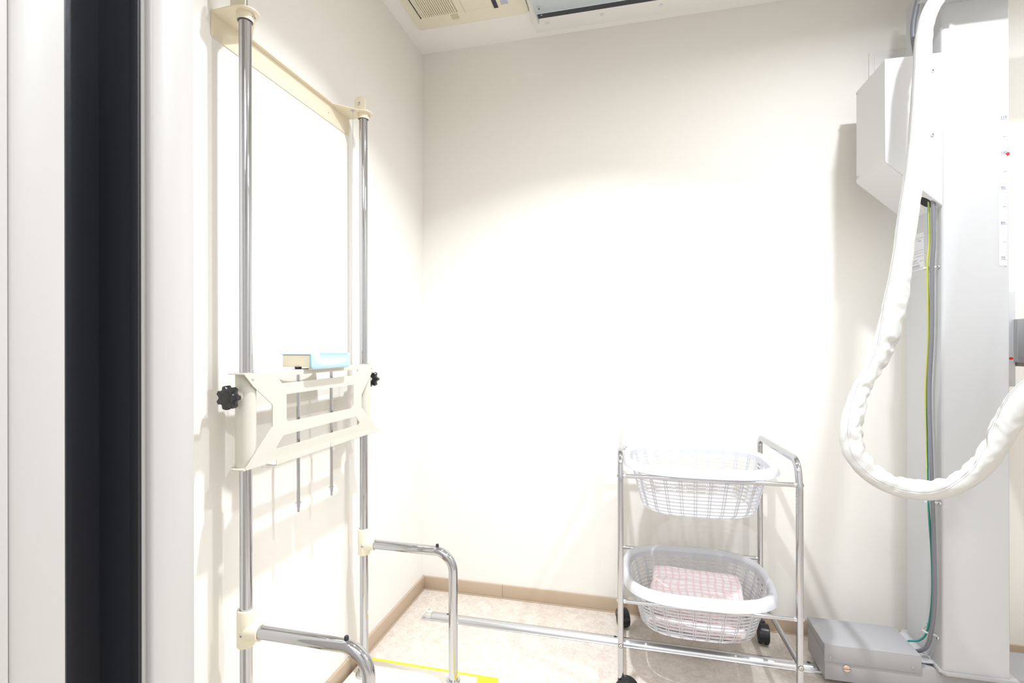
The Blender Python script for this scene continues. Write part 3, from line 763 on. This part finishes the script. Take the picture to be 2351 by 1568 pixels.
# ------------------------------------------------------------------ white fabric hose
SL = [(0.8151, 1.6, 2.0234, 0.0187), (0.7888, 1.6, 1.9744, 0.0184), (0.7765, 1.6, 1.9466, 0.0176), (0.7683, 1.6, 1.8823, 0.0198), (0.7651, 1.6, 1.8076, 0.0199), (0.7608, 1.6, 1.7043, 0.0218), (0.7535, 1.6, 1.6094, 0.0219), (0.7457, 1.6, 1.5144, 0.0234), (0.7326, 1.6, 1.4195, 0.0236), (0.7216, 1.6, 1.324, 0.0228), (0.7106, 1.6, 1.2342, 0.0258), (0.699, 1.6, 1.1681, 0.0285), (0.6879, 1.6, 1.1079, 0.0282), (0.6778, 1.6, 1.0656, 0.0251), (0.664, 1.6, 1.0292, 0.0241), (0.645, 1.595, 0.9928, 0.0193), (0.6238, 1.59, 0.9589, 0.0194), (0.6058, 1.585, 0.9201, 0.0207), (0.592, 1.58, 0.8754, 0.0241), (0.5792, 1.57, 0.8064, 0.0275), (0.5831, 1.565, 0.7678, 0.0267), (0.598, 1.56, 0.7373, 0.0259), (0.6387, 1.55, 0.6958, 0.0242), (0.6812, 1.54, 0.6779, 0.024), (0.7223, 1.53, 0.6754, 0.0264), (0.7582, 1.52, 0.6807, 0.0234), (0.7987, 1.51, 0.7018, 0.0237), (0.8342, 1.5, 0.7407, 0.0237), (0.8586, 1.49, 0.7889, 0.0234), (0.8788, 1.48, 0.8433, 0.0265), (0.8992, 1.47, 0.9018, 0.0288), (0.9284, 1.46, 0.9549, 0.0262), (1.02, 1.47, 1.01, 0.026), (1.119, 1.5, 1.06, 0.025)]
SUB = 13
cpath = catmull([s[:3] for s in SL], SUB)
rad = []
for i in range(len(SL) - 1):
    for k in range(SUB):
        t = k / SUB; t = t * t * (3 - 2 * t); rad.append(SL[i][3] * (1 - t) + SL[i + 1][3] * t)
rad.append(SL[-1][3])
def resample(path, vals, step):
    cum = [0.0]
    for p, q in zip(path, path[1:]): cum.append(cum[-1] + (q - p).length)
    n = int(cum[-1] / step); P2, V2, k = [], [], 0
    for i in range(n + 1):
        t = cum[-1] * i / n
        while k < len(cum) - 2 and cum[k + 1] < t: k += 1
        f = (t - cum[k]) / max(1e-9, cum[k + 1] - cum[k])
        P2.append(path[k].lerp(path[k + 1], f)); V2.append(vals[k] * (1 - f) + vals[k + 1] * f)
    return P2, V2
cpath, rad = resample(cpath, rad, 0.0042)
for _ in range(36):                                # ease out the kinks between the measured points
    cpath = [cpath[0]] + [cpath[i] * 0.5 + (cpath[i - 1] + cpath[i + 1]) * 0.25 for i in range(1, len(cpath) - 1)] + [cpath[-1]]
    rad = [rad[0]] + [rad[i] * 0.5 + (rad[i - 1] + rad[i + 1]) * 0.25 for i in range(1, len(rad) - 1)] + [rad[-1]]
fr = sweep_frames(cpath, Vector((0, -1, 0)))
NR = 72
arc = [0.0]
for i in range(1, len(cpath)): arc.append(arc[-1] + (cpath[i] - cpath[i - 1]).length)
def crease(s):                                     # how crumpled the vinyl is along the hose
    def bump(a, c, w): return math.exp(-((a - c) / w) ** 2)
    return min(1.0, 0.10 + 0.95 * bump(s, 1.19, 0.21) + 0.55 * bump(s, 0.93, 0.11) + 0.55 * bump(s, 1.50, 0.15) + 0.45 * bump(s, 1.70, .10) + 0.22 * bump(s, 0.10, 0.07))
def raw_r(i, ang):
    """ang 0 = facing -y (camera side); +90deg = right of travel"""
    s = arc[i]; c = crease(s)
    ca, sa = math.cos(ang), math.sin(ang)
    inner = 0.5 + 0.5 * sa * INNER
    u = s + 0.010 * ca + 0.012 * noise.noise((s * 9, ca * 1.5, sa * 1.5))
    n1 = noise.noise((u * 44, ca * 0.7, sa * 0.7 + 3.1))
    n2 = noise.noise((u * 60 + 4, ca * 1.3, sa * 1.3))
    ridge = 1 - abs(n1) * 2.2
    ridge2 = 1 - abs(n2) * 2.0
    big = noise.noise((s * 13 + 8, ca * 0.9, sa * 0.9))
    w = c * (0.25 + 0.85 * inner)
    return rad[i] * 1.0 + w * (0.0080 * ridge + 0.0013 * ridge2 - 0.003) + big * (0.0012 + 0.0024 * c)
# which side of the frame is the inside of the bend: compare with the loop centre
mid = min(range(len(cpath)), key=lambda i: abs(arc[i] - 1.25))
INNER = 1.0 if fr[mid][2].dot(Vector((0.75, 1.5, 0.95)) - cpath[mid]) > 0 else -1.0
GR = [[raw_r(i, 2 * PI * k / NR) for k in range(NR)] for i in range(len(cpath))]
for _ in range(2):                                 # soft vinyl: no folds sharper than the mesh
    GR = [[GR[i][k] * 0.4 + (GR[max(0, i - 1)][k] + GR[min(len(GR) - 1, i + 1)][k]) * 0.2 + (GR[i][k - 1] + GR[i][(k + 1) % NR]) * 0.1 for k in range(NR)] for i in range(len(GR))]
def hose_r(i, ang):
    t = (ang / (2 * PI) * NR) % NR; k = int(t) % NR; f = t - int(t)
    return GR[i][k] * (1 - f) + GR[i][(k + 1) % NR] * f
b = B(); rings = []
for i, (p, (tt, a, c)) in enumerate(zip(cpath, fr)):
    rings.append([b.verts.new(p + (a * math.cos(2 * PI * k / NR) + c * math.sin(2 * PI * k / NR)) * hose_r(i, 2 * PI * k / NR)) for k in range(NR)])
for A, Bq in zip(rings, rings[1:]):
    for k in range(NR):
        j = (k + 1) % NR; b.faces.new((A[k], A[j], Bq[j], Bq[k]))
b.faces.new(rings[0]); b.faces.new(rings[-1])
HS = thing('cable_hose', 'long crumpled white vinyl hose hanging in a loop before the column', 'hose', (0.70, 1.55, 0.65))
link('hose_skin', b, M['vinyl'], HS, smooth=80)
# zip along the outside of the loop, turning to the front at the bottom
b = B(); bt = B()
def zang(s): 
    K = [(0, -80), (0.80, -78), (1.10, -48), (1.30, -34), (1.47, -14), (1.60, 22), (1.72, 62), (3, 70)]
    for (a0, v0), (a1, v1) in zip(K, K[1:]):
        if s <= a1:
            t = (s - a0) / (a1 - a0); t = t * t * (3 - 2 * t)
            return INNER * R(v0 + (v1 - v0) * t)
prevL = None
for i, (p, (tt, a, c)) in enumerate(zip(cpath, fr)):
    if i > len(cpath) - 44: break
    row = []
    for d, lift in ((-0.0046, 0.0002), (-0.0046, 0.0008), (0.0046, 0.0008), (0.0046, 0.0002)):
        an = zang(arc[i]) + d / rad[i]
        row.append(b.verts.new(p + (a * math.cos(an) + c * math.sin(an)) * (hose_r(i, an) + lift)))
    if prevL:
        for k in range(3): b.faces.new((prevL[k], prevL[k + 1], row[k + 1], row[k]))
    prevL = row
zp = link('zip_tape', b, M['vinyl'], HS, smooth=60)
prevL = None
for i, (p, (tt, a, c)) in enumerate(zip(cpath, fr)):
    if i > len(cpath) - 44: break
    row = []
    for d, lift in ((-0.0008, 0.0007), (-0.0008, 0.0012), (0.0008, 0.0012), (0.0008, 0.0007)):
        an = zang(arc[i]) + d / rad[i]
        row.append(bt.verts.new(p + (a * math.cos(an) + c * math.sin(an)) * (hose_r(i, an) + lift)))
    if prevL:
        for k in range(3): bt.faces.new((prevL[k], prevL[k + 1], row[k + 1], row[k]))
    prevL = row
link('zip_teeth', bt, M['zip_dark'], zp, smooth=60)

# ------------------------------------------------------------------ white cover plate on the back wall
b = B(); add_box(b, (0.8085, YB - 0.006, 1.955), (0.930, YB - 0.0005, 2.0905), 0.0015); add_box(b, (0.8245, YB - 0.0085, 1.971), (0.914, YB - 0.005, 2.0710), 0.0015)
t = link('wall_cover_plate', b, M['panel']); tag(t, 'square white cover plate on the back wall behind the cable cover', 'wall plate')

# ------------------------------------------------------------------ basket trolley
TL, TRZ = (0.197, 1.745, 0.0), R(1.4)
TR = thing('basket_trolley', 'chrome two-tier trolley on black castors holding two white baskets', 'trolley', TL, TRZ)
HW, HD = 0.2440, 0.2050
for s in (-1, 1):
    x = s * HW
    path = fillet_path([(x, -HD, 0.066), (x, -HD, 0.660), (x, -HD + 0.018, 0.732), (x, HD, 0.726), (x, HD, 0.066)], [0, 0.06, 0.045, 0.03, 0], 10)
    b = B(); add_tube(b, path, 0.0086, 20, up=Vector((1, 0, 0)), expo=2.9, ry=0.0105)
    SF = link('side_frame', b, M['chrome'], TR, smooth=60, local=True)
    b = B(); add_tube(b, [(x, -HD, 0.163), (x, HD, 0.160)], 0.0075, 16, up=Vector((1, 0, 0)), expo=2.6); link('side_bar', b, M['chrome'], SF, local=True)
    for y in (-HD - 0.0100, ):
        b = B(); add_screw(b, (x, y, 0.163), (0, -1, 0), 0.0058, 0.003); add_lathe(b, (x, y + 0.001, 0.163), (0, -1, 0), [(0.0072, 0), (0.0072, 0.002), (0.0055, 0.002)], 18, mi=1); link('screw', b, SCREW, SF, local=True)
    for z in (0.667, 0.292):
        b = B(); add_lathe(b, (x + s * 0.0085, -HD, z), (s, 0, 0), [(0.0045, 0), (0.0042, 0.002), (0, 0.004)], 14); link('cap_nut', b, M['screw'], SF, local=True)
for z in (0.667, 0.292):
    for y in (-HD, HD):
        b = B(); add_cyl(b, (-HW + 0.007, y, z), (HW - 0.007, y, z), 0.0062, 20)
        br = link('shelf_bar', b, M['chrome'], TR, local=True)
        for s in (-1, 1):
            b = B(); add_cyl(b, (s * (HW - 0.0085), y, z), (s * (HW - 0.0155), y, z), 0.0068, 18, 0.001); link('end_ferrule', b, M['screw'], br, local=True)
def castor(x, y, ang):
    b = B()
    N = 20; Rh = 0.034; w = 0.0185
    # hood: rounded shell over the twin wheels
    prof = []
    loops = []
    for (dx, rs) in ((-w, 0.90), (-w + 0.003, 1.0), (0, 1.02), (w - 0.003, 1.0), (w, 0.90)):
        L = []
        for k in range(N + 1):
            a = R(-25 + 215 * k / N)
            L.append(Vector((dx, Rh * rs * math.cos(a), 0.0335 + Rh * rs * math.sin(a))))
        loops.append(L)
    V = [[b.verts.new(p) for p in L] for L in loops]
    for A, Bq in zip(V, V[1:]):
        for k in range(N): b.faces.new((A[k], A[k + 1], Bq[k + 1], Bq[k]))
    b.faces.new(V[0]); b.faces.new(V[-1])
    for k in range(len(V) - 1): pass
    b.faces.new([v[0] for v in V]); b.faces.new([v[-1] for v in V])
    M4 = Matrix.Translation((x, y, 0)) @ Matrix.Rotation(ang, 4, 'Z') @ Matrix.Translation((0, 0.020, 0))
    bmesh.ops.transform(b, matrix=M4, verts=b.verts)
    add_lathe(b, (x, y, 0.050), (0, 0, 1), [(0.0085, 0), (0.0085, 0.012), (0.0075, 0.019), (0, 0.019)], 18)
    CS = link('castor', b, M['knob'], TR, smooth=40, local=True)
    for s in (-1, 1):
        b = B(); add_lathe(b, (s * 0.005, 0, 0.0300), (s, 0, 0), [(0, 0), (0.0285, 0), (0.0295, 0.002), (0.0295, 0.009), (0.028, 0.0115), (0.020, 0.0115), (0.018, 0.0145), (0.010, 0.0150), (0, 0.0150)], 30)
        bmesh.ops.transform(b, matrix=M4, verts=b.verts)
        link('castor_wheel', b, M['rubber'], CS, local=True)
castor(-HW, -HD, R(-112)); castor(HW, -HD, R(-100)); castor(-HW, HD, R(200)); castor(HW + 0.008, HD, R(172))

# baskets
def sell(a, bq, n=3.1, N=176):
    out = []
    for k in range(N):
        t = 2 * PI * k / N
        c, s = math.cos(t), math.sin(t)
        out.append((a * math.copysign(abs(c) ** (2 / n), c), bq * math.copysign(abs(s) ** (2 / n), s)))
    return out
HB_ = 0.138                                       # depth below the bar
A0, B0, A1, B1 = 0.2085, 0.1690, 0.168, 0.128
def wall_dim(h):                                  # 0 top .. 1 bottom
    k = 0 if h < 0.86 else ((h - 0.86) / 0.14) ** 2 * 0.016
    return A0 + (A1 - A0) * h - k, B0 + (B1 - B0) * h - k
ZTOP = 0.018
def zlev(h): return ZTOP + (-HB_ - ZTOP) * h
def basket(name, label, loc):
    bk = thing(name, label, 'basket', loc, TRZ, 'white plastic baskets on the chrome trolley')
    b = B()
    prof = [(A0 - 0.001, B0 - 0.001, 0.010), (A0, B0, 0.018), (A0 + 0.004, B0 + 0.006, 0.0255), (A0 + 0.010, B0 + 0.020, 0.0300), (A0 + 0.018, B0 + 0.034, 0.0265), (A0 + 0.0225, B0 + 0.044, 0.0160), (A0 + 0.0235, B0 + 0.048, 0.0075), (A0 + 0.0215, B0 + 0.046, 0.0075), (A0 + 0.0200, B0 + 0.042, 0.0150), (A0 + 0.015, B0 + 0.032, 0.0235), (A0 + 0.010, B0 + 0.020, 0.0270), (A0 + 0.006, B0 + 0.008, 0.0225), (A0 + 0.003, B0 + 0.003, 0.016), (A0 + 0.002, B0 + 0.002, 0.010)]
    loft(b, [[(x, y, z) for x, y in sell(a, q)] for a, q, z in prof], cyclic=True)
    link('rim', b, M['plastic'], bk, smooth=60, local=True)
    b = B()
    hoops = [0.0] + [0.075 + 0.074 * k for k in range(12)]
    for q, h in enumerate(hoops):
        hh = 0.0042 if q else 0.012
        dh = hh / (ZTOP + HB_)
        L = []
        for (o, hx) in ((0, h), (0.0024, h), (0.0024, min(1, h + dh)), (0, min(1, h + dh))):
            a, w = wall_dim(hx); L.append([(x, y, zlev(hx)) for x, y in sell(a + o, w + o)])
        loft(b, L, cyclic=True)
    # pairs of upright ribs
    ref = sell(*wall_dim(0)); n = len(ref)
    cum = [0.0]
    for k in range(n): cum.append(cum[-1] + math.dist(ref[k], ref[(k + 1) % n]))
    PER = cum[-1]; NP = 28
    def at(s, h):
        s %= PER
        k = next(i for i in range(n) if cum[i + 1] >= s); f = (s - cum[k]) / (cum[k + 1] - cum[k])
        a, w = wall_dim(h); loop = CACHE.setdefault(round(h, 4), sell(a, w))
        p, q = Vector(loop[k]), Vector(loop[(k + 1) % n]); r = p.lerp(q, f); t = (q - p).normalized()
        return r, Vector((t.y, -t.x))
    CACHE = {}
    hs = [0, 0.3, 0.6, 0.86, 0.93, 1.0]
    for i in range(NP):
        for d in (-0.0052, 0.0024):
            secs = []
            for h in hs:
                r0, n0 = at(PER * (i + 0.5) / NP + d, h); r1, n1 = at(PER * (i + 0.5) / NP + d + 0.0028, h); z = zlev(h)
                secs.append([Vector((*(r0 - n0 * 0.0006), z)), Vector((*(r1 - n1 * 0.0006), z)), Vector((*(r1 + n1 * 0.0030), z)), Vector((*(r0 + n0 * 0.0030), z))])
            V = loft(b, secs); b.faces.new(V[0]); b.faces.new(V[-1])
    link('lattice_wall', b, M['plastic'], bk, smooth=30, local=True)
    # solid lower band and perforated floor
    b = B()
    ab, bb_ = wall_dim(1.0)
    rows = [(wall_dim(0.955), zlev(0.955)), (wall_dim(0.985), zlev(0.985)), ((ab, bb_), zlev(1.0)), ((ab - 0.008, bb_ - 0.008), zlev(1.0) - 0.0025)]
    loops = [[(x, y, z) for x, y in sell(a + 0.0026, w + 0.0026)] for (a, w), z in rows] + [[(x, y, z + 0.0024) for x, y in sell(a, w)] for (a, w), z in reversed(rows)]
    V = loft(b, loops[:4]); V += loft(b, loops[4:])
    b.faces.new(V[3]); b.faces.new(V[4])
    for k in range(len(V[0])):
        j = (k + 1) % len(V[0]); b.faces.new((V[0][k], V[0][j], V[-1][j], V[-1][k]))
    for f in [f for f in b.faces if len(f.verts) > 10 ]: pass
    link('basket_floor', b, M['plastic'], bk, smooth=50, local=True)
    return bk
B1o = basket('laundry_basket', 'empty white lattice basket on the upper tier of the chrome trolley', (0.194, 1.738, 0.667))
def dup(root, loc, label):
    r = root.copy(); COL.objects.link(r); r.location = loc; r['label'] = label
    for ch in list(root.children):
        c = ch.copy(); COL.objects.link(c); c.parent = r
    return r
B2o = dup(B1o, (0.190, 1.735, 0.292), 'white lattice basket on the lower tier, holding the pink folded gown')

# folded gown in the lower basket
GL = (0.190, 1.735, 0.1585)
b = B(); uvl = b.loops.layers.uv.new('UVMap')
W2, D2 = 0.146, 0.120
def gown_pt(u, v, zt, seed, sh):
    x = (u - 0.5) * 2 * W2 * sh; y = (v - 0.5) * 2 * D2 * sh
    wob = noise.noise((u * 3 + seed, v * 3, seed * 1.7))
    return x + 0.006 * noise.noise((v * 5, seed, 0.3)), y + 0.006 * noise.noise((u * 5, seed, 9.3)), wob
layers = 5
NU, NV = 46, 40
zb = 0.002
for q in range(layers):
    th = 0.0215
    seed = q * 3.7 + 1.1
    sh = 0.93 + 0.03 * math.sin(q * 2.1)
    rotl = Matrix.Rotation(R(-2 + (q - 4) * 1.5), 2)
    offx = 0.006 * math.sin(q * 1.9); offy = 0.006 + 0.007 * math.cos(q * 2.6)
    top, bot = [], []
    for i in range(NU + 1):
        rt, rb = [], []
        for j in range(NV + 1):
            u, v = i / NU, j / NV
            x, y, wob = gown_pt(u, v, 0, seed, sh)
            e = min(u, 1 - u, 0.5) * 2 * W2, min(v, 1 - v, 0.5) * 2 * D2
            ed = min(e)
            rnd = min(1.0, ed / 0.012); rnd = math.sqrt(max(0, 1 - (1 - rnd) ** 2))
            xy = rotl @ Vector((x, y)) + Vector((offx, offy))
            if q == layers - 1:
                # rumpled top: soft diagonal folds, front sinking
                fold = 0.007 * noise.noise((u * 2.2 + v * 1.2, v * 5.5 - u * 1.4, 2.2)) + 0.0030 * noise.noise((u * 5 + 3, v * 13 - u * 3, 5.0))
                bulge = 0.006 - 0.020 * max(0, 0.45 - v) + 0.004 * math.sin(u * PI)
            else:
                fold = 0.003 * wob; bulge = -0.012 * max(0, 0.3 - v) * (q / layers)
            zm = zb + th * q + th / 2 + bulge * (q + 1) / layers + fold * 0.7
            rt.append(b.verts.new((xy.x, xy.y, zm + th / 2 * rnd + fold * 0.3)))
            rb.append(b.verts.new((xy.x, xy.y, zm - th / 2 * rnd)))
        top.append(rt); bot.append(rb)
    for gridv, sgn in ((top, 1), (bot, -1)):
        for i in range(NU):
            for j in range(NV):
                vs = (gridv[i][j], gridv[i + 1][j], gridv[i + 1][j + 1], gridv[i][j + 1])
                ij = ((i, j), (i + 1, j), (i + 1, j + 1), (i, j + 1))
                if sgn < 0: vs, ij = vs[::-1], ij[::-1]
                f = b.faces.new(vs)
                for l, (ii, jj) in zip(f.loops, ij):
                    l[uvl].uv = (ii / NU * 2 * W2 + q * 0.007 + 0.012 * noise.noise((ii / NU * 3, jj / NV * 3, q)) * 0.5, jj / NV * 2 * D2 + q * 0.005 + 0.010 * noise.noise((jj / NV * 3, ii / NU * 3, q + 5)) * 0.5)
GW = thing('folded_gown', 'folded pink checked cotton gown lying in the lower basket', 'gown', GL, R(-1))
me_name = 'gown_cloth'
link(me_name, b, M['gown'], GW, smooth=70, local=True)

# ------------------------------------------------------------------ lights: recessed ceiling lamps and two added soft fills
def lamp(name, loc, power, size, col=(1, 1, 1), spread=180):
    l = bpy.data.lights.new(name, 'AREA'); l.shape = 'DISK'; l.size = size; l.energy = power; l.color = col; l.spread = R(spread)
    o = bpy.data.objects.new(name, l); COL.objects.link(o); o.location = loc
    return o
LAMP_WHITE = (0.94, 1.0, 1.08)
lamp('downlight', (0.78, 1.14, ZC - 0.012), 11.5, 0.06, LAMP_WHITE, 165)
lamp('downlight', (-0.18, 1.13, ZC - 0.012), 14, 0.06, LAMP_WHITE, 117)
def panel(name, loc, power, sx, sy):
    l = bpy.data.lights.new(name, 'AREA'); l.shape = 'RECTANGLE'; l.size = sx; l.size_y = sy; l.energy = power; l.color = LAMP_WHITE
    o = bpy.data.objects.new(name, l); COL.objects.link(o); o.location = loc
panel('corridor_fill_light', (0.20, -0.90, 2.390), 34, 1.8, 1.2)  # unseen soft fill added in the corridor to raise the ambient light
panel('ceiling_fill_light', (2.02, 1.34, ZC - 0.010), 9, 0.6, 0.5)  # unseen fill added at the right to lift the upper wall and ceiling
wd = bpy.data.worlds.new('World'); sc.world = wd; wd.use_nodes = True
wd.node_tree.nodes['Background'].inputs[0].default_value = (0.5, 0.5, 0.5, 1)
wd.node_tree.nodes['Background'].inputs[1].default_value = 0.05

# ------------------------------------------------------------------ camera
cam = bpy.data.cameras.new('Camera'); co = bpy.data.objects.new('Camera', cam); COL.objects.link(co)
F = 1150.0
cam.sensor_width = 36.0; cam.sensor_fit = 'HORIZONTAL'; cam.lens = F / 2351 * 36
cam.shift_y = (791.0 - 784.0) / 2351
cam.clip_start = 0.01
co.matrix_world = Matrix.Translation((0, 0, 1.06)) @ Matrix.Rotation(0.240, 4, 'Z') @ Matrix.Rotation(PI / 2, 4, 'X') @ Matrix.Rotation(-0.0016, 4, 'Z')
sc.camera = co
sc.view_settings.view_transform = 'Standard'
sc.view_settings.look = 'None'
sc.view_settings.gamma = 1.0
sc.view_settings.use_curve_mapping = False
sc.view_settings.exposure = 0.36
